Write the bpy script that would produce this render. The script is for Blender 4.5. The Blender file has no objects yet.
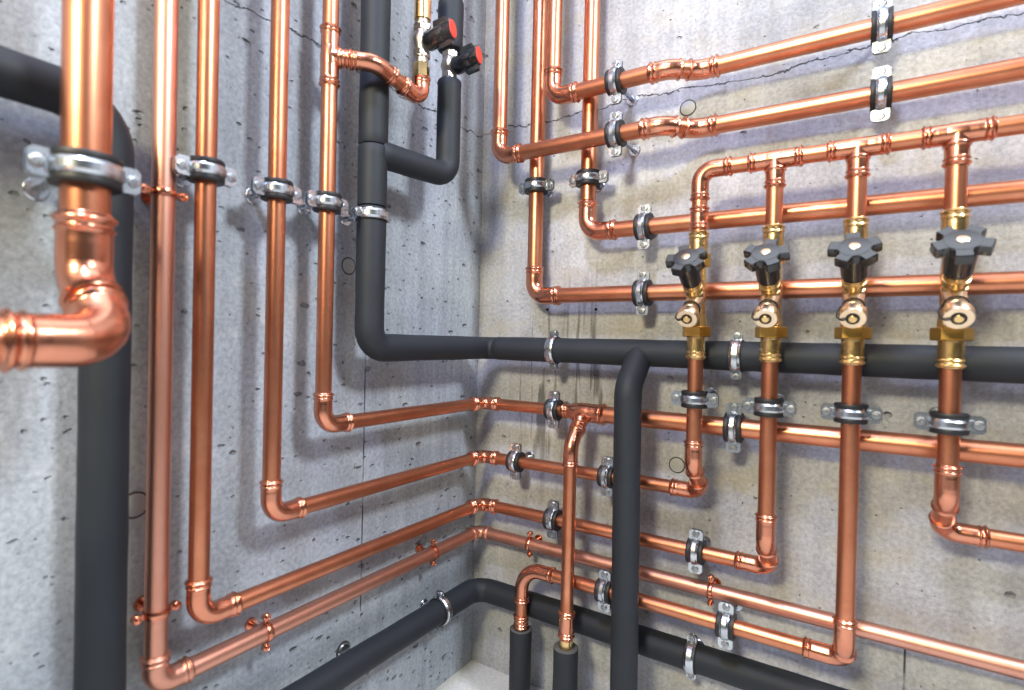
import bpy, math, random
from mathutils import Vector, Matrix

random.seed(7)
SC = bpy.context.scene
COL = SC.collection
PI = math.pi
V = Vector

# ------------------------------------------------------------------ camera
YAW, PITCH, ROLL, FPX = 0.569365, -0.008815, 0.022621, 546.6
_f = V((-math.sin(YAW) * math.cos(PITCH), math.cos(YAW) * math.cos(PITCH), math.sin(PITCH)))
_r = V((math.cos(YAW), math.sin(YAW), 0))
_u = _r.cross(_f)
RT = _r * math.cos(ROLL) + _u * math.sin(ROLL)
UP = -_r * math.sin(ROLL) + _u * math.cos(ROLL)
CAM = V((0.58928, -0.80793, 0.58835))

def ray(px, py):
    return RT * ((px - 512) / FPX) - UP * ((py - 345) / FPX) + _f

def onR(px, py, s):                      # point at distance s from the right wall (y = 0)
    d = ray(px, py); return CAM + d * ((-s - CAM.y) / d.y)

def onL(px, py, s):                      # point at distance s from the left wall (x = 0)
    d = ray(px, py); return CAM + d * ((s - CAM.x) / d.x)

def onZ(px, py, z):                      # point at height z
    d = ray(px, py); return CAM + d * ((z - CAM.z) / d.z)

cd = bpy.data.cameras.new('camera')
cam = bpy.data.objects.new('camera', cd); COL.objects.link(cam)
m = Matrix.Identity(4)
for i in range(3):
    m[i][0] = RT[i]; m[i][1] = UP[i]; m[i][2] = -_f[i]; m[i][3] = CAM[i]
cam.matrix_world = m
cd.sensor_fit = 'HORIZONTAL'; cd.sensor_width = 36; cd.lens = FPX / 1024 * 36
cd.clip_start = 0.01; cd.clip_end = 50
cd.dof.use_dof = True; cd.dof.focus_distance = 0.84; cd.dof.aperture_fstop = 3.6
SC.camera = cam

# ------------------------------------------------------------------ materials
class NT:
    def __init__(s, name):
        s.m = bpy.data.materials.new(name); s.m.use_nodes = True
        s.t = s.m.node_tree; s.b = s.t.nodes['Principled BSDF']
    def n(s, typ, ins=None, **kw):
        k = s.t.nodes.new(typ)
        for a, v in kw.items(): setattr(k, a, v)
        for a, v in (ins or {}).items():
            if isinstance(v, bpy.types.NodeSocket): s.t.links.new(v, k.inputs[a])
            else: k.inputs[a].default_value = v
        return k
    def set(s, **kw):
        for a, v in kw.items():
            a = a.replace('_', ' ')
            if isinstance(v, bpy.types.NodeSocket): s.t.links.new(v, s.b.inputs[a])
            else: s.b.inputs[a].default_value = v
    def pos(s): return s.n('ShaderNodeNewGeometry').outputs['Position']
    def math(s, op, a, b=0.0, c=0.0, clamp=False):
        return s.n('ShaderNodeMath', {0: a, 1: b, 2: c}, operation=op, use_clamp=clamp).outputs[0]
    def noise(s, vec, scale, detail=3, rough=.55, dist=0.0):
        return s.n('ShaderNodeTexNoise', {'Vector': vec, 'Scale': scale, 'Detail': detail, 'Roughness': rough, 'Distortion': dist}).outputs[0]
    def ramp(s, fac, stops, interp='LINEAR'):
        k = s.n('ShaderNodeValToRGB', {'Fac': fac}); r = k.color_ramp; r.interpolation = interp
        while len(r.elements) > 1: r.elements.remove(r.elements[-1])
        for i, (p, c) in enumerate(stops):
            e = r.elements[0] if i == 0 else r.elements.new(p)
            e.position = p; e.color = c if len(c) == 4 else (*c, 1)
        return k.outputs[0]
    def mix(s, fac, a, b, blend='MIX'):
        k = s.n('ShaderNodeMix', data_type='RGBA', blend_type=blend)
        for sock, v in ((k.inputs[0], fac), (k.inputs[6], a), (k.inputs[7], b)):
            if isinstance(v, bpy.types.NodeSocket): s.t.links.new(v, sock)
            else: sock.default_value = v if not isinstance(v, tuple) or len(v) == 4 else (*v, 1)
        return k.outputs[2]
    def scl(s, vec, sc):
        return s.n('ShaderNodeMapping', {'Vector': vec, 'Scale': sc}).outputs[0]
    def bump(s, h, strength, dist, normal=None):
        ins = {'Height': h, 'Strength': strength, 'Distance': dist}
        if normal is not None: ins['Normal'] = normal
        return s.n('ShaderNodeBump', ins).outputs[0]

def metal(name, c0, c1, rough, var=.08, metallic=1.0, scale=18, fine=True, spots=None):
    t = NT(name); p = t.pos()
    n = t.noise(p, scale, 4, .6, .3)
    n2 = t.noise(t.scl(p, (1, 1, .12)), 240, 2, .5)
    c = t.mix(t.ramp(n, [(.32, (0, 0, 0)), (.68, (1, 1, 1))]), c0, c1)
    if spots:
        sp = t.noise(p, 95, 2, .5)
        c = t.mix(t.ramp(sp, [(.64, (0, 0, 0)), (.76, (.5, .5, .5))]), c, spots)
    r = t.math('MULTIPLY_ADD', n, var * 2, rough - var)
    r = t.math('ADD', r, t.math('MULTIPLY', n2, .05))
    t.set(Base_Color=c, Metallic=metallic, Roughness=r)
    if fine: t.set(Normal=t.bump(n2, .02, .001))
    return t.m

COPPER = metal('bright_copper', (.66, .27, .155), (.53, .195, .105), .32, .05, scale=26, fine=False)
FITTING = metal('copper_fitting', (.74, .32, .205), (.60, .235, .145), .22, .05)
PINK = metal('dull_pink_copper', (.68, .345, .26), (.60, .285, .205), .38, .04)
BRASS = metal('brass', (.80, .58, .28), (.66, .44, .18), .24, .06)
BRASS_D = metal('dark_brass', (.62, .38, .10), (.50, .29, .07), .30, .06)
BRASS_P = metal('pale_brass', (.86, .68, .48), (.74, .56, .36), .27, .06)
NICKEL = metal('nickel_plate', (.54, .50, .44), (.44, .40, .35), .30, .06)
ZINC = metal('zinc_plated_steel', (.60, .64, .69), (.42, .46, .51), .24, .06)
STEEL = metal('screw_steel', (.46, .48, .51), (.30, .32, .34), .34, .06)

def plain(name, c, rough, spec=.5, scale=40, amt=.25, bump=0.0):
    t = NT(name); p = t.pos(); n = t.noise(p, scale, 4, .6)
    col = t.mix(n, tuple(x * (1 - amt) for x in c), tuple(x * (1 + amt) for x in c))
    t.set(Base_Color=col, Roughness=rough, Specular_IOR_Level=spec)
    if bump: t.set(Normal=t.bump(t.noise(p, 900, 2), bump, .0006))
    return t.m

FOAM = plain('black_foam_insulation', (.014, .0175, .0235), .60, .32, 14, .3, .25)
FOAM_CUT = plain('cut_foam_face', (.075, .075, .073), .85, .3, 120, .4, .4)
RUBBER = plain('black_rubber', (.012, .012, .014), .5, .4)
KNOB = plain('black_plastic', (.008, .0095, .012), .24, .85, 60, .2, 0)
REDCAP = plain('red_plastic', (.60, .045, .025), .45, .4)
PLUG = plain('plastic_plug', (.33, .33, .34), .7, .3)
GAP = plain('plug_gap', (.07, .07, .07), .9, .1, 50, .6)
HOLE = plain('dark_hole', (.01, .01, .01), .9, .1)

def concrete(name, right):
    t = NT(name); p = t.pos()
    sep = t.n('ShaderNodeSeparateXYZ', {0: p})
    X, Y, Z = sep.outputs
    big = t.noise(p, 3.2, 4, .6, .4)
    mid = t.noise(p, 16, 5, .65, .2)
    fine = t.noise(p, 190, 3, .7)
    if right:
        a, b = (.27, .277, .298), (.445, .452, .475)
    else:
        a, b = (.27, .30, .335), (.39, .42, .46)
    col = t.mix(t.ramp(big, [(.34, (0, 0, 0)), (.66, (1, 1, 1))]), a, b)
    col = t.mix(.32, col, t.ramp(mid, [(.3, (.33, .33, .33)), (.7, (.66, .66, .66))]), 'OVERLAY')
    col = t.mix(.6, col, t.ramp(fine, [(.3, (.3, .3, .3)), (.7, (.7, .7, .7))]), 'OVERLAY')
    # vertical streaks left by the formwork boards
    st = t.noise(t.scl(p, (55, 55, 2.2)), 1.0, 4, .6)
    streak = t.ramp(st, [(.36, (.36, .36, .36)), (.64, (.62, .62, .62))])
    if right: col = t.mix(.35, col, streak, 'OVERLAY')
    else:
        near = t.math('MULTIPLY_ADD', Y, 60, 60 * .285, clamp=True)      # the board next to the corner
        col = t.mix(t.math('MULTIPLY_ADD', near, .32, .12), col, streak, 'OVERLAY')
    # lime and rust blotches
    lime = t.ramp(t.noise(p, 6.5, 5, .7, .6), [(.60, (0, 0, 0)), (.78, (.5, .5, .5))])
    col = t.mix(lime, col, (.66, .65, .63))
    if right:
        ru = t.ramp(t.noise(t.scl(p, (1, 1, 1.6)), 9, 5, .7, .5), [(.50, (0, 0, 0)), (.74, (.42, .42, .42))])
        col = t.mix(ru, col, (.40, .34, .18))
        # dark damp runs
        cols = t.noise(t.scl(p, (62, 0, 4.0)), 1.0, 3, .6, .5)
        run = t.ramp(cols, [(.53, (0, 0, 0)), (.60, (1, 1, 1))])
        inx = t.math('MULTIPLY', t.math('GREATER_THAN', X, .09), t.math('LESS_THAN', X, .245))
        dz = t.math('ABSOLUTE', t.math('SUBTRACT', Z, .52))
        inz = t.math('MULTIPLY_ADD', dz, -7.0, 1.5, clamp=True)
        k = t.math('MULTIPLY', t.math('MULTIPLY', inx, inz), run)
        col = t.mix(t.math('MULTIPLY', k, .75), col, (.07, .068, .065))
    # air holes: sparse irregular pits in two sizes
    def pits(scale, size, keep, sq):
        v = t.n('ShaderNodeVectorMath', {0: t.n('ShaderNodeTexNoise', {'Vector': p, 'Scale': 130}).outputs['Color'], 1: (.006, .006, .006), 2: p}, operation='MULTIPLY_ADD').outputs[0]
        vo = t.n('ShaderNodeTexVoronoi', {'Vector': t.scl(v, sq), 'Scale': scale, 'Randomness': 1.0})
        rnd = t.n('ShaderNodeSeparateColor', {0: vo.outputs['Color']})
        on = t.math('LESS_THAN', rnd.outputs[0], keep)
        sz = t.math('MULTIPLY_ADD', rnd.outputs[1], size * .75, size * .3)
        d = t.math('DIVIDE', vo.outputs['Distance'], sz)
        return t.math('MULTIPLY', t.math('SUBTRACT', 1.0, d, clamp=True), on)
    p1 = pits(34, .19, .20, (1.0, .8, 1.5)); p2 = pits(85, .24, .24, (1, .85, 1.4))
    pit = t.math('MAXIMUM', t.math('MULTIPLY', p1, 1.5, clamp=True), t.math('MULTIPLY', p2, 1.5, clamp=True))
    col = t.mix(t.math('MULTIPLY', pit, .22), col, (.05, .05, .055))
    # pour joint: a thin broken line at one height, and board joints
    wob = t.math('MULTIPLY_ADD', t.noise(p, 9, 5, .75), .05, -.025)
    zc = CRACK_R if right else CRACK_L
    dist = t.math('ABSOLUTE', t.math('SUBTRACT', t.math('SUBTRACT', Z, zc), wob))
    wv = t.math('MULTIPLY_ADD', t.noise(p, 30, 2), .0032, -.0004)
    line = t.math('SUBTRACT', 1.0, t.math('DIVIDE', dist, t.math('MAXIMUM', wv, .0002)), clamp=True)
    joint = line
    for co, at, z0, z1 in ((X, SEAM_R, -1, SEAM_TOP),) if right else ((Y, SEAM_L, .2, .62),):
        dd = t.math('ABSOLUTE', t.math('SUBTRACT', co, at))
        l2 = t.math('SUBTRACT', 1.0, t.math('DIVIDE', dd, .0013), clamp=True)
        l2 = t.math('MULTIPLY', l2, t.math('MULTIPLY', t.math('GREATER_THAN', Z, z0), t.math('LESS_THAN', Z, z1)))
        l2 = t.math('MULTIPLY', l2, t.ramp(t.noise(p, 25, 3), [(.4, (.2, .2, .2)), (.6, (1, 1, 1))]))
        joint = t.math('MAXIMUM', joint, l2)
    col = t.mix(t.math('MULTIPLY', joint, .8), col, (.05, .05, .055))
    h = t.math('MULTIPLY_ADD', fine, .16, t.math('MULTIPLY', mid, .30))
    h = t.math('SUBTRACT', h, t.math('MULTIPLY', pit, 3.0))
    h = t.math('SUBTRACT', h, t.math('MULTIPLY', joint, 1.2))
    t.set(Base_Color=col, Roughness=.78, Specular_IOR_Level=.35, Normal=t.bump(h, .9, .004))
    return t.m

SEAM_TOP = onR(905, 630, 0).z
CRACK_R = onR(800, 65, 0).z
CRACK_L = onL(430, 110, 0).z
SEAM_R = onR(905, 650, 0).x
SEAM_L = onL(364, 440, 0).y
CONC_R = concrete('bare_concrete_with_stains', True)
CONC_L = concrete('bare_blue_grey_concrete', False)

def floor_mat():
    t = NT('smooth_concrete_floor'); p = t.pos()
    n = t.noise(p, 9, 5, .6)
    col = t.mix(n, (.42, .42, .42), (.62, .62, .61))
    col = t.mix(.4, col, t.ramp(t.noise(p, 160, 3), [(.3, (.35, .35, .35)), (.7, (.65, .65, .65))]), 'OVERLAY')
    t.set(Base_Color=col, Roughness=.75, Normal=t.bump(n, .3, .003))
    return t.m
FLOOR = floor_mat()

# ------------------------------------------------------------------ mesh building
class MB:
    def __init__(s): s.v = []; s.f = []
    def rings(s, rings, close=True, cap0=True, cap1=True):
        n = len(rings[0]); b = len(s.v)
        for r in rings: s.v.extend(r)
        for i in range(len(rings) - 1):
            for j in range(n if close else n - 1):
                k = (j + 1) % n
                s.f.append((b + i * n + j, b + i * n + k, b + (i + 1) * n + k, b + (i + 1) * n + j))
        if cap0: s.f.append(tuple(b + j for j in range(n))[::-1])
        if cap1: s.f.append(tuple(b + (len(rings) - 1) * n + j for j in range(n)))
        return s
    def sweep(s, pts, rad, seg=24, cap=True):
        pts = [V(p) for p in pts]
        if not hasattr(rad, '__len__'): rad = [rad] * len(pts)
        t0 = (pts[1] - pts[0]).normalized()
        a = t0.orthogonal().normalized()
        rings = []; pt = t0
        for i, p in enumerate(pts):
            t = (pts[min(i + 1, len(pts) - 1)] - pts[max(i - 1, 0)]).normalized()
            q = pt.rotation_difference(t); a = q @ a; a = (a - t * a.dot(t)).normalized(); pt = t
            b = t.cross(a)
            rings.append([p + (a * math.cos(2 * PI * k / seg) + b * math.sin(2 * PI * k / seg)) * rad[i] for k in range(seg)])
        return s.rings(rings, True, cap, cap)
    def lathe(s, prof, o=(0, 0, 0), ax=(0, 0, 1), seg=24, cap=True, phase=0):
        o = V(o); ax = V(ax).normalized(); a = ax.orthogonal().normalized(); b = ax.cross(a)
        rings = [[o + ax * z + (a * math.cos(2 * PI * k / seg + phase) + b * math.sin(2 * PI * k / seg + phase)) * r for k in range(seg)] for z, r in prof]
        return s.rings(rings, True, cap, cap)
    def ring(s, prof, o=(0, 0, 0), ax=(0, 0, 1), seg=32):          # closed profile (z, r)
        return s.lathe(list(prof) + [prof[0]], o, ax, seg, False)
    def prism(s, outline, z0, z1, bev, mat):                        # outline in the XY plane of mat
        def lay(z, k):
            n = len(outline); r = []
            for i, (x, y) in enumerate(outline):
                d = math.hypot(x, y); q = (d - k) / d if d else 1
                r.append(mat @ V((x * q, y * q, z)))
            return r
        return s.rings([lay(z0, bev), lay(z0 + bev, 0), lay(z1 - bev, 0), lay(z1, bev)])
    def box(s, x0, x1, y0, y1, z0, z1, bev=.0004, mat=None):
        mat = mat or Matrix.Identity(4)
        def lay(z, k): return [mat @ V(q) for q in ((x0 + k, y0 + k, z), (x1 - k, y0 + k, z), (x1 - k, y1 - k, z), (x0 + k, y1 - k, z))]
        return s.rings([lay(z0, bev), lay(z0 + bev, 0), lay(z1 - bev, 0), lay(z1, bev)])
    def mesh(s, name, mat, org=(0, 0, 0), sharp=38):
        me = bpy.data.meshes.new(name); o = V(org)
        me.from_pydata([tuple(V(v) - o) for v in s.v], [], s.f); me.validate()
        import bmesh
        bm = bmesh.new(); bm.from_mesh(me); bmesh.ops.recalc_face_normals(bm, faces=bm.faces); bm.to_mesh(me); bm.free()
        me.materials.append(mat)
        me.shade_smooth(); me.set_sharp_from_angle(angle=math.radians(sharp))
        return me
    def build(s, name, mat, parent=None, org=None, sharp=38):
        if org is None: org = parent_loc(parent)
        ob = bpy.data.objects.new(name, s.mesh(name, mat, org, sharp)); COL.objects.link(ob)
        if parent: ob.parent = parent
        else: ob.location = org
        return ob

def parent_loc(p):
    o = V((0, 0, 0))
    while p: o += p.location; p = p.parent
    return o

def link(name, me, parent=None):
    o = bpy.data.objects.new(name, me); COL.objects.link(o); o.parent = parent; return o

def tag(o, label, cat, group=None):
    o['label'] = label; o['category'] = cat
    if group: o['group'] = group
    return o

def empty(name, loc, label, cat, group=None):
    o = bpy.data.objects.new(name, None); COL.objects.link(o); o.location = loc
    o.empty_display_size = .02
    return tag(o, label, cat, group)

def struct(o): o['kind'] = 'structure'; return o

# ------------------------------------------------------------------ pipe runs
def fillet(pts, bends):
    """polyline with round bends -> (dense points, arc lengths, {vertex: (s0, s1)})"""
    out = [V(pts[0])]; marks = {}
    for i in range(1, len(pts) - 1):
        P = V(pts[i]); a = (V(pts[i - 1]) - P).normalized(); b = (V(pts[i + 1]) - P).normalized()
        R = bends[i][0]; ang = a.angle(b)
        if ang > PI - .02: continue
        d = R / math.tan(ang / 2); c = P + (a + b).normalized() * (R / math.sin(ang / 2))
        s = P + a * d; e = P + b * d; v0 = s - c; v1 = e - c; tot = PI - ang
        n = max(6, int(tot / .13)); ax = v0.cross(v1).normalized()
        k0 = len(out); out.append(s)
        for k in range(1, n + 1): out.append(c + Matrix.Rotation(tot * k / n, 3, ax) @ v0)
        marks[i] = (k0, len(out) - 1)
    out.append(V(pts[-1]))
    L = [0.0]
    for k in range(1, len(out)): L.append(L[-1] + (out[k] - out[k - 1]).length)
    return out, L, {i: (L[a], L[b]) for i, (a, b) in marks.items()}

def cut(path, L, s0, s1, step=None):
    def at(s):
        for k in range(1, len(L)):
            if s <= L[k] + 1e-9:
                d = L[k] - L[k - 1]
                return path[k - 1].lerp(path[k], (s - L[k - 1]) / d if d > 1e-9 else 0)
        return path[-1]
    ss = [s0] + [s for s in L if s0 + 1e-5 < s < s1 - 1e-5] + [s1]
    if step:
        x = [s0 + step * k for k in range(int((s1 - s0) / step) + 1)]
        ss = sorted(ss + x)
        q = [ss[0]]
        for v in ss[1:]:
            if v - q[-1] > step * .3: q.append(v)
        if s1 - q[-1] > 1e-6: q[-1] = s1
        ss = q
    return [at(s) for s in ss], ss

def press(u, D, sock):                      # radius factor u metres from the mouth of a press socket
    x = u / D
    if sock < .45 * D:
        return 1.13 + .15 * math.exp(-((x - .10) / .06) ** 2)
    f = 1.13 + .20 * math.exp(-((x - .14) / .07) ** 2) + .13 * math.exp(-((x - .40) / .045) ** 2)
    if x < .05: f = 1.07 + .8 * x
    if x > .62: f = 1.13 + .01 * min(1, (x - .62) / .12)
    return f

def socket_mb(mb, o, ax, r, ln, base=None):      # press socket starting at its inner end o and opening along ax
    n = 36; D = 2 * r
    prof = [(ln * k / n, r * press(ln - ln * k / n, D, ln)) for k in range(n + 1)]
    return mb.lathe(prof, o, ax, 24)

def pipe_run(pts, bends, r, parent, mat, fit=None, seg=24, skip_pipe=()):
    """bends: {i: (radius, socket_in, socket_out)} or {i: (radius,)} for a plain bent pipe"""
    path, L, mk = fillet(pts, bends); D = 2 * r
    el = []
    for i, (a, b) in sorted(mk.items()):
        if len(bends[i]) > 1: el.append((a - bends[i][1], b + bends[i][2], bends[i][1], bends[i][2]))
    cur = 0.0
    for (a, b, sa, sb) in el + [(L[-1], L[-1], 0, 0)]:
        e = a + (.4 * sa if sa else 0)
        if e - cur > .002 :
            P, _ = cut(path, L, cur, e)
            MB().sweep(P, r, seg).build('pipe', mat, parent)
        if b > a:
            P, ss = cut(path, L, a, b, .03 * D)
            rad = []
            for s in ss:
                ua, ub = s - a, b - s
                rad.append(r * (press(ua, D, sa) if ua < ub else press(ub, D, sb)))
            MB().sweep(P, rad, seg).build('elbow', fit or FITTING, parent)
        cur = b - (.4 * sb if sb else 0)

def tee(mb_parent, P, ax, br, r, half, blen, rb=None, r0=None, fit=None):
    ax = V(ax).normalized(); br = V(br).normalized(); rb = rb or r; mb = MB(); P = V(P)
    mb.lathe([(-half * .35, r * 1.10), (-half * .2, r * 1.17), (half * .2, r * 1.17), (half * .35, r * 1.10)], P, ax)
    socket_mb(mb, P + ax * half * .3, ax, r, half * .7)
    if r0 and r0 != r:
        mb.lathe([(0, r * 1.10), (half * .25, r * 1.08), (half * .4, r0 * 1.1)], P - ax * half * .25, -ax)
        socket_mb(mb, P - ax * half * .45, -ax, r0, half * .55)
    else: socket_mb(mb, P - ax * half * .3, -ax, r, half * .7)
    mb.lathe([(0, rb * 1.16), (r * .95, rb * 1.14), (r * 1.1, rb * 1.27), (r * 1.25, rb * 1.30), (r * 1.4, rb * 1.27), (r * 1.55, rb * 1.12), (r * 1.8, rb * 1.07)], P, br)
    socket_mb(mb, P + br * r * .9, br, rb, blen - r * .9)
    return mb.build('tee', fit or FITTING, mb_parent)

def coupling(parent, P, ax, r, half, mat=None, name='coupling'):
    mb = MB(); ax = V(ax).normalized(); P = V(P)
    socket_mb(mb, P, ax, r, half); socket_mb(mb, P, -ax, r, half)
    return mb.build(name, mat or FITTING, parent)

def sleeve(pts, bends, r, parent, name='foam_sleeve', inner=None, seg=28, e0=True, e1=True, mat=None):
    path, L, mk = fillet(pts, bends)
    P, ss = cut(path, L, 0, L[-1], .012)
    # rounded, slightly uneven foam
    ph = random.random() * 9
    rad = []
    for s in ss:
        q = r * (1 + .008 * math.sin(s * 41 + ph) + .006 * math.sin(s * 97 + 2 * ph))
        rad.append(q)
    mb = MB()
    if inner is None:
        if e0: P = [P[0], P[0].lerp(P[1], .15)] + P[1:]; rad = [rad[0] * .93, rad[0]] + rad[1:]
        if e1: P = P[:-1] + [P[-1].lerp(P[-2], .15), P[-1]]; rad = rad[:-1] + [rad[-1], rad[-1] * .93]
        mb.sweep(P, rad, seg)
        return mb.build(name, mat or FOAM, parent)
    mb.sweep(P, rad, seg, cap=False)
    o = mb.build(name, mat or FOAM, parent)
    a = (P[1] - P[0]).normalized()
    q = MB().lathe([(.02, inner), (.0, inner), (0, inner), (-.0004, r * .94), (.0006, r * 1.0)], P[0], a, 28, False)
    q.build('foam_end', FOAM_CUT, o)
    return o

S_L = .045           # copper loops: axis this far from both walls
SB = .040            # back layer on the right wall
SF = .070            # front layer on the right wall
S_RISER = .090
R18, R22, R28, RF = .0095, .0115, .0155, .0187
R25 = .0126
TOP = 1.75; FAR = 1.35
Zx, Xx, Yx = V((0, 0, 1)), V((1, 0, 0)), V((0, 1, 0))

GP = 'copper pipe runs'
# --- right wall, back layer: two drops that turn right
for (vx, vy), (hx, hy), lab in (((538.5, 100), (565, 295.3), 'copper pipe bending right just above the black insulated main, beside the corner'),
                                ((588, 200), (788, 213.3), 'copper pipe dropping third from the corner and turning right behind the four valves')):
    x = onR(vx, vy, SB).x; z = onR(hx, hy, SB).z
    e = empty('copper_pipe', (x, -SB, z), lab, 'pipe', GP)
    pipe_run([(x, -SB, TOP), (x, -SB, z), (FAR, -SB, z)], {1: (.022, .026, .026)}, .0120, e, COPPER)
# --- right wall, front layer with an offset back to the wall
S2 = .042
for (vx, vy), (lx, ly), (rx, ry), jx, lab in (
        ((503.5, 60), (600, 137.6), (768, 115.5), 679, 'second copper pipe from the top, with an S-shaped offset, starting beside the corner'),
        ((553, 40), (620, 81.3), (768, 53.8), 683, 'topmost sloping copper pipe on the right wall with an S-shaped offset')):
    z = onR(rx, ry, S2).z
    x = onR(vx, vy, SF).x
    d = ray(lx, ly); sL = -(CAM + d * ((z - CAM.z) / d.z)).y        # the distance from the wall that puts this height on the photo's line
    sL = max(SF - .004, min(SF + .006, sL))
    xj = onR(jx, ry + 12, SF).x
    e = empty('copper_pipe', (x, -sL, z), lab, 'pipe', GP)
    o = sL - S2
    pipe_run([(x, -sL, TOP), (x, -sL, z), (xj - .019, -sL, z), (xj + .013, -S2, z), (FAR, -S2, z)],
             {1: (.020, .024, .024), 2: (.034, .017, .004), 3: (.034, .004, .017)}, R22, e, COPPER)

# --- left wall drops that run round the corner to the risers
def riser_x(px, py=385): return onR(px, py, S_RISER).x
RX = [riser_x(695), riser_x(769.5), riser_x(851.5), riser_x(950)]
VZ = sum(onR(px, py, S_RISER).z for px, py in ((695, 359), (769, 361), (852, 364), (950, 370))) / 4   # foot of the valves
VH = .163                                                                                          # valve length
def corner_bends(): return (.016, .017, .017)

# B: second drop
yB = onL(202, 400, S_L).y
zB = (onL(256, 592.3, S_L).z + onR(712, 556.7, S_L).z) / 2
e = empty('copper_pipe', (S_L, yB, zB), 'copper pipe dropping second on the left wall, crossing the corner to the second valve riser', 'pipe', GP)
pipe_run([(S_L, yB, TOP), (S_L, yB, zB), (S_L, -S_L, zB), (RX[1], -S_L, zB), (RX[1], -S_RISER, zB + .045), (RX[1], -S_RISER, VZ - .0004)],
         {1: (.019, .021, .021), 2: corner_bends(), 3: (.017, .024, .008), 4: (.022, .008, .026)}, R18, e, COPPER)
# C: third drop
yC = onL(273, 400, S_L).y
zC = (onL(309.3, 503.7, S_L).z + onR(658.7, 485.7, S_L).z) / 2
e = empty('copper_pipe', (S_L, yC, zC), 'copper pipe dropping third on the left wall, crossing the corner to the first valve riser', 'pipe', GP)
pipe_run([(S_L, yC, TOP), (S_L, yC, zC), (S_L, -S_L, zC), (RX[0], -S_L, zC), (RX[0], -S_RISER, zC + .045), (RX[0], -S_RISER, VZ - .0004)],
         {1: (.019, .021, .021), 2: corner_bends(), 3: (.017, .024, .008), 4: (.022, .008, .022)}, R18, e, COPPER)
# D: fourth drop with a branch near the top, a tee on the right wall and an insulated drop
yD = onL(323.7, 380, S_L).y
zD = (onL(356, 419.7, S_L).z + onR(515, 406.7, S_L).z) / 2
S_DROP = .088
e = empty('copper_pipe', (S_L, yD, zD), 'branching copper pipe dropping fourth on the left wall, with two tee joints', 'pipe', GP)
zT = onL(330, 57, S_L).z
T1 = V((S_L, yD, zT))
tee(e, T1, Zx, (1, 1, 0), R18, .036, .026)
MB().sweep([(S_L, yD, TOP), (S_L, yD, zT + .02)], R18).build('pipe', COPPER, e)
xt = onR(584, 412, S_L).x
T2 = V((xt, -S_L, zD))
pipe_run([(S_L, yD, zT - .02), (S_L, yD, zD), (S_L, -S_L, zD), (xt - .012, -S_L, zD)],
         {1: (.019, .021, .021), 2: corner_bends()}, R18, e, COPPER)
MB().sweep([(xt + .012, -S_L, zD), (FAR, -S_L, zD)], R25).build('pipe', COPPER, e)
bd = V((0, -1, -1)).normalized()
tee(e, T2, Xx, bd, R25, .036, .032, R18, R18)
kz = zD - (S_DROP - S_L)
zS2 = onR(568, 648, S_DROP).z
pipe_run([T2 + bd * .02, (xt, -S_DROP, kz), (xt, -S_DROP, zS2 - .06)], {1: (.03, .017, .020)}, R18, e, COPPER)
coupling(e, (xt, -S_DROP, onR(570, 625, S_DROP).z), Zx, R18, .020)
MB().sweep([(xt, -S_DROP, zS2 - .05), (xt, -S_DROP, zS2 + .012)], R18 * 1.03).build('brass_sleeve', BRASS, e)['label'] = 'bare yellow brass end'
# branch in front of the black drop, to the first ball valve
out = .037
Q1 = T1 + V((out, out, 0)); Q2 = onZ(413.5, 92, zT)
Q2 = V((Q1.x, Q2.y, zT - .014))
zV1 = onL(418, 80, Q1.x).z
pipe_run([T1 + V((.012, .012, 0)), Q1, Q2, (Q2.x, Q2.y, zV1 + .004)], {1: (.028, .018, .020), 2: (.014, .022, .014)}, R18, e, COPPER)

# A: the dull pink run in front of nothing, clipped close to the wall
S_P = .030
yA = onL(160, 400, S_P).y
zA = (onL(276, 626.7, S_P).z + onR(712, 591, S_P).z) / 2
e = empty('copper_pipe', (S_P, yA, zA), 'dull pinkish copper pipe held by small copper clips, lowest bare line along both walls', 'pipe', GP)
pipe_run([(S_P, yA, TOP), (S_P, yA, zA), (S_P, -S_P, zA), (FAR, -S_P, zA)], {1: (.016, .014, .016), 2: (.016, .008, .008)}, R18 * 1.05, e, PINK, PINK)

# lower line feeding riser three, turning down into foam on its left
S_LOW = .067
zLo = onR(700, 617.5, S_LOW).z
xLo = onR(521, 625, S_LOW).x
zS1 = onR(520, 628, S_LOW).z
e = empty('copper_pipe', (RX[2], -S_LOW, zLo), 'copper pipe arching out of the left foam stub and rising to the third valve', 'pipe', GP)
pipe_run([(xLo, -S_LOW, zS1 - .05), (xLo, -S_LOW, zLo), (RX[2], -S_LOW, zLo), (RX[2], -S_RISER, zLo + .025), (RX[2], -S_RISER, VZ - .0004)],
         {1: (.034, .022, .024), 2: (.0165, .026, .004), 3: (.022, .004, .024)}, R18, e, COPPER)
coupling(e, (xLo, -S_LOW, zS1 + .012), Zx, R18, .011)
MB().sweep([(xLo, -S_LOW, zS1 - .04), (xLo, -S_LOW, zS1 + .006)], R18 * 1.03).build('brass_sleeve', BRASS, e)['label'] = 'bare yellow brass end'
# riser four
zR4 = onR(985, 537, S_L).z
e = empty('copper_pipe', (RX[3], -S_RISER, zR4), 'short copper riser under the fourth valve, bending right out of the picture', 'pipe', GP)
pipe_run([(RX[3], -S_RISER, VZ - .0004), (RX[3], -S_RISER, zR4 + .045), (RX[3], -S_L, zR4), (FAR, -S_L, zR4)],
         {1: (.022, .026, .008), 2: (.017, .008, .024)}, R18, e, COPPER)

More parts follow.
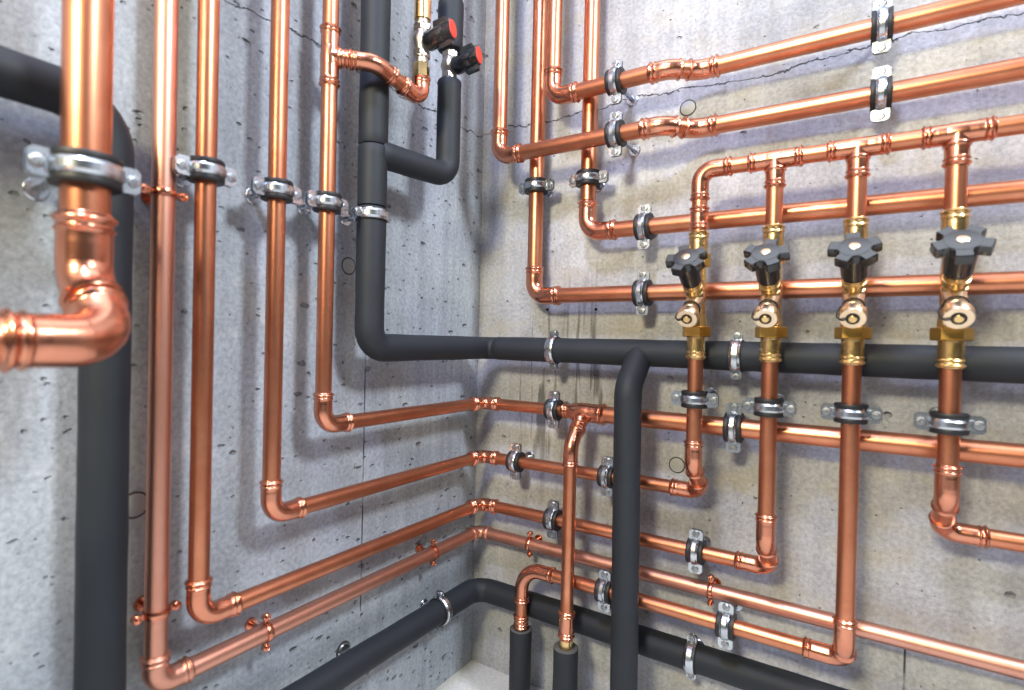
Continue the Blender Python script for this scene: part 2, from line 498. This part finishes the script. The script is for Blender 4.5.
# manifold over the valves
zM = (onR(818, 153.7, S_RISER).z + onR(908, 139, S_RISER).z + onR(1020, 126, S_RISER).z) / 3
zVt = VZ + VH
e = empty('copper_manifold', (RX[0], -S_RISER, zM), 'copper header pipe with tee joints dropping into the tops of the four valves', 'manifold')
pipe_run([(RX[0], -S_RISER, zVt + .0004), (RX[0], -S_RISER, zM), (FAR, -S_RISER, zM)], {1: (.017, .022, .022)}, R18, e, COPPER)
coupling(e, (RX[0], -S_RISER, zVt + .017), Zx, R18, .015)
for x in RX[1:]:
    tee(e, (x, -S_RISER, zM), Xx, -Zx, R18, .030, .034)
    MB().sweep([(x, -S_RISER, zM - .02), (x, -S_RISER, zVt + .0004)], R18).build('pipe', COPPER, e)

# big pipe in the left foreground
SBIG = .100
yG = onL(86.5, 150, SBIG).y
zG = onL(60, 341, SBIG + .046).z
e = empty('copper_pipe', (SBIG, yG, zG), 'thick blurred copper pipe in the left foreground, elbowing away to the left', 'pipe', GP)
pipe_run([(SBIG, yG, TOP), (SBIG, yG, zG + .046), (SBIG + .046, yG, zG), (SBIG + .046, -2.2, zG)],
         {1: (.034, .034, .010), 2: (.025, .012, .036)}, R28, e, COPPER)

# ------------------------------------------------------------------ insulated pipes
GF = 'black foam insulated pipes'
S_I = .050
# main: down the left wall, round the corner, along the right wall, with a drop
yI = onL(371, 250, S_I).y
zI = (onL(420, 348, S_I).z + onR(530, 349, S_I).z + onR(1010, 365, S_I).z) / 3
e = empty('insulated_pipe', (S_I, yI, zI), 'long black foam insulated pipe running down, round the corner and behind the valves', 'insulated pipe', GF)
zj1 = onL(372, 146, S_I).z; zj2 = onL(370, 207, S_I).z
sleeve([(S_I, yI, TOP), (S_I, yI, zj1 + .0006)], {}, RF, e)
sleeve([(S_I, yI, zj1 - .0006), (S_I, yI, zj2 + .0004)], {}, RF, e)
sleeve([(S_I, yI, zj2 - .0004), (S_I, yI, zI), (S_I, -.066, zI)], {1: (.026,)}, RF, e)
sleeve([(S_I, -.067, zI), (S_I, -S_I, zI), (.074, -S_I, zI)], {1: (.014,)}, RF * .99, e)
sleeve([(.0745, -S_I, zI), (FAR, -S_I, zI)], {}, RF * 1.03, e)
xd = onR(629, 420, .09).x
SD = .097
MBd = sleeve([(xd, -S_I, zI), (xd, -SD, zI - SD + S_I), (xd + .0055, -SD, .004)], {1: (.030,)}, RF * .985, e, 'foam_branch')
# branch to the second ball valve
zb = onL(386, 158, S_I).z
B2 = onZ(447.5, 176, zb)
yb2, xb2 = B2.y, B2.x
zV2 = onL(446, 79, xb2).z
xb2 = min(max(xb2, .05), .10)
sleeve([(S_I + .004, yI + .004, zb), (xb2, yb2, zb), (xb2, yb2, zV2)], {1: (.021,)}, RF * .93, e, 'foam_branch')
# cover above that valve
zV2t = onL(449, 50, xb2).z; zI2t = onL(452, 4, xb2).z
e = empty('insulated_pipe', (xb2, yb2, zI2t), 'short black foam cover on the pipe above the right-hand ball valve', 'insulated pipe', GF)
sleeve([(xb2, yb2, zV2t), (xb2, yb2, zI2t)], {}, RF, e)
MB().sweep([(xb2, yb2, zI2t - .01), (xb2, yb2, TOP)], R18).build('pipe', NICKEL, e)
MB().ring([(-.003, R18), (-.003, RF * .9), (.003, RF * .9), (.003, R18)], (xb2, yb2, zI2t + .006), Zx).build('end_ring', ZINC, e)
# low run along both walls
S_N = .034
zN = (onL(389, 641.6, S_N).z + onR(512, 596, S_N).z + onR(678.7, 655, S_N).z) / 3
e = empty('insulated_pipe', (S_N, -S_N, zN), 'lowest black foam insulated pipe, running near the floor along both walls', 'insulated pipe', GF)
yN = onL(440, 608, S_N).y
sleeve([(S_N, -.535, .004), (S_N, -.535, zN), (S_N, yN - .0005, zN)], {1: (.03,)}, RF, e)
sleeve([(S_N, yN + .0005, zN), (S_N, -S_N, zN), (FAR, -S_N, zN)], {1: (.03,)}, RF * 1.02, e)
# far left
S_W = .034
yW = onL(103.5, 480, S_W).y
zW = onL(20, 78, S_W).z
e = empty('insulated_pipe', (S_W, yW, zW), 'black foam insulated pipe arching down behind the thick copper pipe at far left', 'insulated pipe', GF)
sleeve([(S_W, -1.8, zW), (S_W, yW, zW), (S_W, yW, .01)], {1: (.040,)}, RF, e)
# stubs at the bottom
e = empty('insulated_pipe', (xLo, -S_LOW, 0), 'left of two short black foam stubs rising near the floor by the corner', 'insulated pipe', GF)
sleeve([(xLo, -S_LOW, zS1), (xLo, -S_LOW, .004)], {}, RF * .92, e, 'foam_sleeve', R18 * 1.05)
e = empty('insulated_pipe', (xt, -S_DROP, 0), 'right of two short black foam stubs, receiving the copper drop from the tee', 'insulated pipe', GF)
sleeve([(xt, -S_DROP, zS2), (xt, -S_DROP, .004)], {}, RF * .98, e, 'foam_sleeve', R18 * 1.05)

# ------------------------------------------------------------------ clamps
_cache = {}
def clamp_meshes(r, t, ear, w):
    key = (round(r, 5), t, ear, w)
    if key in _cache: return _cache[key]
    h = w / 2; ro = r + t
    rub = MB().ring([(-h - .0016, r + .0001), (-h - .0016, ro + .0004), (-h + .0002, ro + .0012), (-h * .6, ro + .0004), (-h * .5, ro), (h * .5, ro), (h * .6, ro + .0004), (h - .0002, ro + .0012), (h + .0016, ro + .0004), (h + .0016, r + .0001)], seg=40)
    band = MB(); n = 22
    hb = h if t < .003 else h * .56
    prof = [(-hb, 0), (-hb, .0012), (-hb * .75, .0017), (-hb * .5, .0027), (hb * .5, .0027), (hb * .75, .0017), (hb, .0012), (hb, 0)]
    for sgn in (-1, 1):
        g = .0028 / (ro + .0012)
        rings = []
        for k in range(n + 1):
            a = g + (PI - 2 * g) * k / n
            rings.append([V((math.cos(a) * (ro + q), sgn * math.sin(a) * (ro + q), z)) for z, q in prof])
        band.rings(rings)
        for sx in (-1, 1):
            a0, a1 = ro - .0002, ro + ear
            y0, y1 = (.0012, .0032) if sgn > 0 else (-.0032, -.0012)
            xs = sorted((sx * a0, sx * a1)); c = .003
            e0 = [(a0, -h), (a1 - c, -h), (a1, -h + c), (a1, h - c), (a1 - c, h), (a0, h)]
            rr = [[V((sx * x, y, z)) for x, z in e0] for y in (y0, y0 + .0004, y1 - .0004, y1)]
            band.rings(rr)
            band.box(xs[0] if sx > 0 else -ro - .004, ro + .004 if sx > 0 else xs[1], y0 if sgn > 0 else y0 - .001, y1 + .001 if sgn > 0 else y1, -h * .55, h * .55, .0004) if ear > .012 else None
    xs_ = ro + ear * .60
    hr = min(.0046, ear * .42)
    sc = MB().lathe([(-.0032, hr), (-.0046, hr), (-.0054, hr * .86), (-.0056, hr * .50), (-.0046, hr * .30), (-.0045, .0002)], (0, 0, 0), Yx, 18)
    for k in (0, 1):
        sc.box(-hr * .62, hr * .62, -.0059, -.0052, -.0005, .0005, .0001, Matrix.Rotation(PI / 2 * k + .5, 4, 'Y'))
    sc.lathe([(-.003, .0026), (.0085, .0026)], (0, 0, 0), Yx, 12)
    sc.lathe([(.0033, .0048), (.0065, .0048)], (0, 0, 0), Yx, 6)
    _cache[key] = (rub.mesh('rubber_lining', RUBBER), band.mesh('band', ZINC, sharp=30), sc.mesh('screw', STEEL), xs_, ro)
    return _cache[key]

def frame(P, axis, wall):
    y = Yx if wall == 'R' else -Xx
    z = V(axis).normalized(); x = y.cross(z)
    M = Matrix.Identity(4)
    for i in range(3): M[i][0] = x[i]; M[i][1] = y[i]; M[i][2] = z[i]; M[i][3] = P[i]
    return M

_rods = {}
def rod_mesh(s, ro):
    k = (round(s, 4), round(ro, 4))
    if k not in _rods:
        mb = MB()
        z0 = ro + .002; ln = s - z0
        mb.lathe([(z0, .0036), (s + .004, .0036)], (0, 0, 0), Yx, 14)
        if ln > .007: mb.lathe([(z0, .0072), (z0 + min(.006, ln * .5), .0072)], (0, 0, 0), Yx, 6)
        mb.lathe([(s - .0018, .0085), (s - .0008, .0095), (s - .0001, .0095)], (0, 0, 0), Yx, 20)
        _rods[k] = mb.mesh('threaded_rod', ZINC)
    return _rods[k]

def clamp(P, axis, wall, r, label, group, foam=False, w=None):
    t, ear = (.0010, .0105) if foam else (.0062, .0136)
    w = w or (.0125 if foam else .018)
    rub, band, sc, xs, ro = clamp_meshes(r, t, ear, w)
    e = empty('pipe_clamp', (0, 0, 0), label, 'clamp', group)
    e.matrix_world = frame(P, axis, wall)
    link('rubber_lining', rub, e); link('band', band, e)
    for sx in (-1, 1):
        o = link('screw', sc, e); o.location = (sx * xs, 0, 0)
    link('threaded_rod', rod_mesh(-P[1] if wall == 'R' else P[0], ro), e)
    return e

GL, GR, GV = 'pipe clamps on the left wall', 'pipe clamps on the right wall', 'pipe clamps on the valve risers'
def zL(py, px, s, y): return V((s, y, onL(px, py, s).z))
# left wall, vertical pipes
clamp(zL(172, 86, SBIG, yG), Zx, 'L', R28, 'large blurred clamp on the thick copper pipe at far left', GL, w=.020)
clamp(zL(171, 204, S_L, yB), Zx, 'L', R18, 'clamp on the second thin copper drop, next to the small copper clip', GL)
clamp(zL(191, 277, S_L, yC), Zx, 'L', R18, 'clamp on the third thin copper drop of the left wall', GL)
clamp(zL(203, 327, S_L, yD), Zx, 'L', R18, 'clamp on the fourth copper drop, left of the black insulated drop', GL)
clamp(V((S_I, yI, zL(215, 370, S_I, yI).z)), Zx, 'L', RF, 'thin clamp ring on the black insulated drop of the left wall', GL, True, .012)
clamp(V((S_N, yN, zN)), Yx, 'L', RF * 1.02, 'clamp on the lowest black pipe, left of the corner', GL, True, .012)
# right wall
xV2 = onR(538.5, 100, SB).x; zV2h = onR(565, 295.3, SB).z
xV3 = onR(588, 200, SB).x; zV3h = onR(788, 213.3, SB).z
clamp(V((xV2, -SB, onR(535, 187, SB).z)), Zx, 'R', .0120, 'clamp on a vertical copper pipe, nearest the corner of the right wall', GR)
clamp(V((xV3, -SB, onR(589, 179, SB).z)), Zx, 'R', .0120, 'clamp on the vertical copper pipe just above its bend, third from the corner', GR)
zJ = {}
def runz(lx, ly, rx, ry):
    z = onR(rx, ry, S2).z; d = ray(lx, ly)
    s = max(SF - .004, min(SF + .006, -(CAM + d * ((z - CAM.z) / d.z)).y)); return z, s
z1, s1 = runz(620, 81.3, 768, 53.8); z2, s2 = runz(600, 137.6, 768, 115.5)
def hclamp(px, py, s, z, r, label, group=GR, foam=False):
    clamp(V((onR(px, py, s).x, -s, z)), Xx, 'R', r, label, group, foam)
hclamp(616, 83, s1, z1, R22, 'clamp left of the offset on the topmost copper pipe, on a long rod')
hclamp(616, 133, s2, z2, R22, 'clamp left of the offset on the second copper pipe from the top')
hclamp(882, 26, S2, z1, R22, 'clamp at the top edge on the right part of the topmost copper pipe')
hclamp(881, 93, S2, z2, R22, 'clamp above the header pipe, on the second copper pipe from the top')
hclamp(644.5, 228, SB, zV3h, .0120, 'clamp on the copper pipe that passes behind the tops of the valves')
hclamp(643, 292, SB, zV2h, .0120, 'clamp left of the first black handwheel, on the pipe above the black main')
hclamp(554, 350, S_I, zI, RF * 1.03, 'clamp on the black insulated main between the corner and its drop', GR, True)
hclamp(737, 357, S_I, zI, RF * 1.03, 'clamp on the black insulated main between the first two valves', GR, True)
hclamp(554, 410, S_L, zD, R18, 'clamp just left of the copper tee near the corner')
hclamp(734, 428, S_L, zD, R25, 'clamp between the first and second risers, below the black main')
hclamp(516, 461, S_L, zC, R18, 'clamp nearest the corner, on the loop to the first riser')
hclamp(607.5, 477, S_L, zC, R18, 'clamp left of the black drop, on the loop to the first riser')
hclamp(553, 520, S_L, zB, R18, 'clamp left of the copper drop, on the loop to the second riser')
hclamp(696, 552, S_L, zB, R18, 'clamp right of the black drop, on the loop to the second riser')
hclamp(605, 590, S_LOW, zLo, R18, 'clamp left of the black drop, on the arched lower copper pipe')
hclamp(726, 627, S_LOW, zLo, R18, 'clamp right of the black drop, on the arched lower copper pipe')
hclamp(692, 657, S_N, zN, RF * 1.02, 'clamp on the lowest black pipe, near the bottom edge', GR, True)
for i, (py, lab) in enumerate(((399, 'clamp on the first valve riser from the left'), (407, 'clamp on the second valve riser from the left'),
                               (413, 'clamp on the third valve riser from the left'), (423, 'clamp on the fourth valve riser, farthest right'))):
    s = S_RISER
    px = (693, 768, 850, 949)[i]
    clamp(V((RX[i], -s, onR(px, py, s).z)), Zx, 'R', R18, lab + ', below its brass valve', GV)

# small copper clips of the pink run
rp = R18 * 1.05
_cl = {}
def clip(P, axis, wall, label):
    if not _cl:
        h = .0032
        b = MB().ring([(-h, rp + .0001), (-h, rp + .0016), (-h * .5, rp + .0022), (h * .5, rp + .0022), (h, rp + .0016), (h, rp + .0001)], seg=32)
        for sx in (-1, 1):
            b.box(min(sx * rp, sx * (rp + .006)), max(sx * rp, sx * (rp + .006)), -.0022, .0022, -.0024, .0024, .0004)
            b.lathe([(-.0035, .0036), (-.003, .0042), (.003, .0042), (.0035, .0036)], (sx * (rp + .0072), 0, 0), Yx, 16)
        s = MB().lathe([(-.0033, .0027), (-.0052, .0025), (-.0056, .0016), (-.0048, .0008), (-.0048, .0001)], (0, 0, 0), Yx, 12)
        _cl['b'] = b.mesh('clip_band', FITTING); _cl['s'] = s.mesh('screw', FITTING)
        st = MB().lathe([(rp + .001, .003), (S_P + .004, .003)], (0, 0, 0), Yx, 12)
        st.lathe([(S_P - .003, .007), (S_P - .0001, .0075)], (0, 0, 0), Yx, 16)
        _cl['r'] = st.mesh('stem', FITTING)
    e = empty('pipe_clip', (0, 0, 0), label, 'clip', 'copper pipe clips')
    e.matrix_world = frame(P, axis, wall)
    link('clip_band', _cl['b'], e); link('stem', _cl['r'], e)
    for sx in (-1, 1): link('screw', _cl['s'], e).location = (sx * (rp + .0072), 0, 0)
clip(V((S_P, yA, onL(163, 193, S_P).z)), Zx, 'L', 'copper clip high on the vertical part of the pinkish pipe')
clip(V((S_P, yA, onL(157, 612, S_P).z)), Zx, 'L', 'copper clip just above the bottom bend of the pinkish pipe')
clip(V((S_P, onL(266, 629, S_P).y, zA)), Yx, 'L', 'copper clip on the sloping-looking pinkish pipe, right of its bottom bend')
clip(V((S_P, onL(433, 549, S_P).y, zA)), Yx, 'L', 'copper clip on the pinkish pipe just left of the corner')
clip(V((onR(530, 543, S_P).x, -S_P, zA)), Xx, 'R', 'copper clip on the pinkish pipe just right of the corner')
clip(V((onR(711, 590, S_P).x, -S_P, zA)), Xx, 'R', 'copper clip on the pinkish pipe, above the lower clamp right of the black drop')

# ------------------------------------------------------------------ balancing valves
def star(R):
    o = []
    for k in range(5):
        a = 2 * PI * k / 5
        for da, q in ((-.34, .78), (-.30, .93), (-.27, .99), (-.13, .975), (0, .97), (.13, .975), (.27, .99), (.30, .93), (.34, .78), (.41, .685), (.51, .645), (.628, .63), (.747, .645), (.847, .685)):
            o.append((R * q * math.cos(a + da), R * q * math.sin(a + da)))
    return o

def valve_parts():
    H = VH
    body = MB()
    socket_mb(body, (0, 0, .026), -Zx, R18 * 1.06, .026)
    body.lathe([(.024, .0108), (.028, .0116), (.031, .0116)], seg=28)
    body.lathe([(.040, .0128), (.046, .0124), (.060, .0110), (.080, .0112), (.100, .0110), (.110, .0104), (.119, .0104)], seg=28)
    socket_mb(body, (0, 0, H - .030), Zx, R18 * 1.06, .030)
    hexp = [(.0, .0165), (.001, .0180), (.0125, .0180), (.0135, .0165)]
    n1 = MB().lathe(hexp, (0, 0, .0285), Zx, 6, phase=.2)
    n2 = MB().lathe([(0, .0135), (.001, .0150), (.016, .0150), (.017, .0135)], (0, 0, .118), Zx, 6, phase=.5)
    A = V((0, -math.cos(.73), math.sin(.73)))
    o = V((0, 0, .070))
    bon = MB().lathe([(-.004, .0098), (.016, .0102), (.022, .0108), (.0225, .0098), (.025, .0098), (.0255, .0118), (.032, .0118), (.0325, .0105), (.0335, .0105), (.034, .0112), (.038, .0112), (.0385, .0095), (.050, .0090)], o, A, 28)
    B = V((0, -math.cos(.62), -math.sin(.62))); q = V((0, 0, .083))
    port = MB().lathe([(0, .0108), (.026, .0100), (.030, .0092), (.036, .0092), (.037, .0098), (.040, .0098), (.041, .0090), (.048, .0090)], q, B, 24)
    cap = MB().lathe([(.0465, .0118), (.0475, .0130), (.0560, .0130), (.0580, .0120), (.0582, .0066), (.0570, .0062), (.0570, .0001)], q, B, 28)
    pin = MB().lathe([(.0565, .0046), (.0595, .0044), (.0602, .0036)], q, B, 16)
    # plastic tether: a ring round the port neck and a strap to the cap
    te = MB().ring([(.0328, .0094), (.0328, .0106), (.0342, .0106), (.0342, .0094)], q, B, 28)
    side = B.cross(Xx).normalized()
    te.sweep([q + B * .034 + Xx * -.0112, q + B * .044 + Xx * -.0146, q + B * .0555 + Xx * -.0146, q + B * .0598 + Xx * -.0100 - side * .001, q + B * .0598 + Xx * -.0052], .0009, 8)
    te.ring([(.0582, .0048), (.0582, .0064), (.0594, .0064), (.0594, .0048)], q, B, 20)
    # handwheel in its own frame (Z along the stem)
    hub = MB().lathe([(0, .0112), (.001, .0124), (.026, .0140), (.030, .0150)], seg=28)
    I = Matrix.Identity(4)
    hub.prism(star(.0245), .0285, .0395, .0010, I)
    hub.lathe([(.0390, .0148), (.0398, .0144), (.0400, .0130)], seg=32)
    hc = MB().lathe([(.0398, .0052), (.0406, .0050), (.0409, .0042)], seg=20)
    Rm = A.to_track_quat('Z', 'Y').to_matrix().to_4x4()
    return dict(body=(body, BRASS), nuts=((n1, BRASS_D), (n2, BRASS_D)), bonnet=(bon, BRASS), port=(port, BRASS_P), cap=(cap, BRASS_P), pin=(pin, BRASS), te=(te, RUBBER), hub=(hub, KNOB), hc=(hc, BRASS_P)), o + A * .0395, Rm
VP, HO, HR = valve_parts()
VM = {}
for k, v in VP.items():
    if k == 'nuts': VM[k] = [a.mesh('hex_nut', b) for a, b in v]
    else: VM[k] = v[0].mesh(k, v[1])
GVv = 'brass balancing valves with star handwheels'
for i, (lab, rot) in enumerate((('brass valve with black star handwheel on the first riser, leftmost of four', .62),
                                ('brass valve with black star handwheel on the second riser from the left', .15),
                                ('brass valve with black star handwheel on the third riser from the left', .42),
                                ('brass valve with black star handwheel on the fourth riser, rightmost and nearest', .95))):
    s = S_RISER + (.0 if i == 2 else 0)
    e = empty('balancing_valve', (RX[i], -s, VZ), lab, 'valve', GVv)
    link('body', VM['body'], e)
    for nm in VM['nuts']: link('hex_nut', nm, e)
    link('bonnet', VM['bonnet'], e)
    p = link('drain_port', VM['port'], e)
    c = link('drain_cap', VM['cap'], p); c['label'] = 'round pale brass cap'
    link('cap_pin', VM['pin'], p)
    link('tether_strap', VM['te'], p)['label'] = 'thin black plastic tether'
    h = link('handwheel', VM['hub'], e); h['label'] = 'black five-armed plastic handwheel'
    h.matrix_local = Matrix.Translation(HO) @ HR @ Matrix.Rotation(rot, 4, 'Z')
    link('centre_cap', VM['hc'], h)['label'] = 'small brass disc in the middle'

# ------------------------------------------------------------------ ball valves
def ball_valve(P, zt, foot, nut_brass, label, name='ball_valve'):
    """P foot of the valve, zt its top; handle points out of the left wall (+X)"""
    e = empty(name, P, label, 'valve', 'ball valves with red-capped black handles')
    H = zt - P.z; r = .0090
    b = MB()
    b.lathe([(0, r * .95), (H * .10, r * .95), (H * .12, r * 1.15), (H * .30, r * 1.12), (H * .38, r * 1.3), (H * .50, r * 1.5), (H * .62, r * 1.3), (H * .70, r * 1.12), (H * .80, r * 1.15), (H * .82, r * 1.25), (H * .86, r * 1.25), (H * .88, r), (H, r)], P, Zx, 28)
    b.build('body', NICKEL, e)
    MB().lathe([(0, r * 1.2), (.001, r * 1.32), (H * .13, r * 1.32), (H * .14, r * 1.2)], P + Zx * H * .14, Zx, 6, phase=.3).build('hex_nut', NICKEL, e)
    MB().lathe([(0, r * 1.2), (.001, r * 1.36), (H * .13, r * 1.36), (H * .14, r * 1.2)], P + Zx * H * .70, Zx, 6, phase=.3).build('hex_nut', NICKEL, e)
    if nut_brass:
        MB().lathe([(0, r), (.001, r * 1.22), (.018, r * 1.22), (.020, r * 1.1)], P - Zx * .020, Zx, 6, phase=.1).build('union_nut', BRASS, e)['label'] = 'yellow brass hexagon'
    c = P + Zx * H * .42
    ax = V((1, .06, .14)).normalized()
    up = Zx; sd = ax.cross(up).normalized(); up = sd.cross(ax).normalized()
    M = Matrix.Identity(4)
    for i in range(3): M[i][0] = sd[i]; M[i][1] = up[i]; M[i][2] = ax[i]; M[i][3] = c[i]
    h = MB()
    h.lathe([(.006, .0085), (.009, .0110), (.012, .0125), (.032, .0122), (.038, .0112)], c, ax, 24)
    # butterfly head: an upright oval block with a long lever wing
    ov = [(.0092 * math.cos(a), .0145 * math.sin(a) + .002) for a in [2 * PI * k / 24 for k in range(24)]]
    h.prism(ov, .034, .051, .0012, M)
    for sg in (1,):
        h.box(-.0035, .0035, .004, .0215, .022, .043, .001, M)
        h.box(-.0035, .0030, -.0190, -.004, .028, .049, .001, M)
    ho = h.build('handle', KNOB, e); ho['label'] = 'black plastic butterfly handle'
    q = MB(); q.prism([(x * .86, y * .86) for x, y in ov], .0502, .0520, .0006, M)
    q.build('end_cap', REDCAP, ho)['label'] = 'red oval end cap'
    return e
P1 = V((Q2.x, Q2.y, zV1 + .004))
zt1 = onL(418.5, 16, Q2.x).z
e = ball_valve(P1 + Zx * .0206, zt1, None, True, 'nickel ball valve with red-capped handle above the bare copper elbow, left of two')
MB().lathe([(0, .0112), (.06, .0112)], (Q2.x, Q2.y, zt1 - .002), Zx).build('brass_pipe', BRASS, None, (Q2.x, Q2.y, zt1))
bp = COL.objects['brass_pipe']; tag(bp, 'brass pipe end entering the top of the left ball valve', 'pipe')
e = ball_valve(V((xb2, yb2, zV2 - .004)), zV2t + .004, None, False, 'nickel ball valve with red-capped handle between black foam covers, right of two')

# ------------------------------------------------------------------ formwork plugs and wall plugs
def plug(wall, px, py, r, label, deep=.0015, mat=PLUG, hollow=False, name='formwork_plug'):
    P = onL(px, py, 0) if wall == 'L' else onR(px, py, 0)
    ax = Xx if wall == 'L' else -Yx
    e = empty(name, P, label, 'plug', 'plugs in the concrete')
    if hollow:
        MB().ring([(-.004, r * .55), (-.004, r), (.0008, r), (.0012, r * .85), (.0008, r * .55)], P, ax, 24).build('rim', mat, e)
        MB().lathe([(-.004, r * .57), (.0002, r * .57)], P, ax, 20).build('hole', HOLE, e)
    else:
        MB().ring([(-.003, r * .9), (-.003, r * 1.15), (.0003, r * 1.15), (.0004, r * .9)], P, ax, 32).build('recess', GAP, e)['label'] = 'dark gap round the plug'
        MB().lathe([(-.003, r * .97), (deep * .6, r * .97), (deep, r * .85)], P, ax, 32).build('face', mat, e)
    return e
PLUGC = plain('mortar_plug', (.36, .37, .38), .8, .3, 60, .25, .3)
PLUGF = plain('flush_mortar', (.36, .37, .37), .8, .3, 60, .25, .3)
plug('L', 348.5, 266, .0105, 'round plug in the left wall, left of the black insulated drop', mat=PLUGC)
plug('L', 135, 505, .0115, 'round plug half hidden behind the pinkish vertical pipe', mat=PLUGC)
plug('R', 688, 108, .0105, 'round plug in the crack between the two topmost pipe offsets', mat=PLUGF)
plug('R', 677, 465, .0105, 'round plug in the right wall beside the first riser', mat=PLUGF)
plug('L', 343, 650, .0105, 'pale round socket showing above the lowest black pipe', .004, mat=ZINC, name='wall_socket')
plug('R', 547.5, 309.5, .0022, 'tiny drill hole left of the other, under the pipe by the corner', hollow=True, mat=HOLE, name='drill_plug')
plug('R', 596, 309.5, .0045, 'small plastic plug with a dark hole, above the black main', hollow=True, name='drill_plug')

# ------------------------------------------------------------------ room shell
def slab(name, x0, x1, y0, y1, z0, z1, mat):
    return struct(MB().box(x0, x1, y0, y1, z0, z1, 0.0001).build(name, mat, None, ((x0 + x1) / 2, (y0 + y1) / 2, z0)))
slab('wall_left', -.15, 0, -2.6, .15, -.1, 2.0, CONC_L)
slab('wall_right', 0, 2.6, 0, .15, -.1, 2.0, CONC_R)
slab('floor', 0, 2.6, -2.6, 0, -.1, 0, FLOOR)

# ------------------------------------------------------------------ light
w = bpy.data.worlds.new('room_light'); SC.world = w; w.use_nodes = True
nt = w.node_tree; bg = nt.nodes['Background']
tc = nt.nodes.new('ShaderNodeTexCoord'); sx = nt.nodes.new('ShaderNodeSeparateXYZ'); rp_ = nt.nodes.new('ShaderNodeValToRGB')
nt.links.new(tc.outputs['Generated'], sx.inputs[0])
mp = nt.nodes.new('ShaderNodeMath'); mp.operation = 'MULTIPLY_ADD'; mp.inputs[1].default_value = .5; mp.inputs[2].default_value = .5
nt.links.new(sx.outputs[2], mp.inputs[0]); nt.links.new(mp.outputs[0], rp_.inputs[0])
r = rp_.color_ramp
for k, (p_, c_) in enumerate(((0, (.06, .06, .06, 1)), (.5, (.10, .105, .112, 1)), (.80, (.24, .25, .28, 1)), (.92, (.7, .75, .85, 1)), (.97, (7.0, 7.4, 8.2, 1)))):
    e_ = r.elements[k] if k < 2 else r.elements.new(p_)
    e_.position = p_; e_.color = c_
nt.links.new(rp_.outputs[0], bg.inputs[0]); bg.inputs[1].default_value = .42

def area(name, loc, aim, sx_, sy_, power, col):
    l = bpy.data.lights.new(name, 'AREA'); l.shape = 'RECTANGLE'; l.size = sx_; l.size_y = sy_; l.energy = power; l.color = col
    o = bpy.data.objects.new(name, l); COL.objects.link(o); o.location = loc
    o.rotation_euler = (V(aim) - V(loc)).to_track_quat('-Z', 'Y').to_euler()
    o.visible_camera = True
    return o
area('ceiling_lamp', (.40, -.95, 1.68), (.5, 0, .55), .20, .14, 14.5, (.63, .69, 1.0))
area('work_lamp', (.40, -1.55, 1.26), (.5, 0, .5), .24, .18, 24, (1.0, .90, .62))
area('side_lamp', (1.42, -.41, 1.66), (0, -.42, .45), .24, .24, 27, (.88, .94, 1.0))

SC.view_settings.view_transform = 'Standard'
SC.view_settings.look = 'None'
SC.view_settings.gamma = 1.0
SC.view_settings.use_curve_mapping = False
SC.view_settings.exposure = 0.05
bpy.context.view_layer.update()
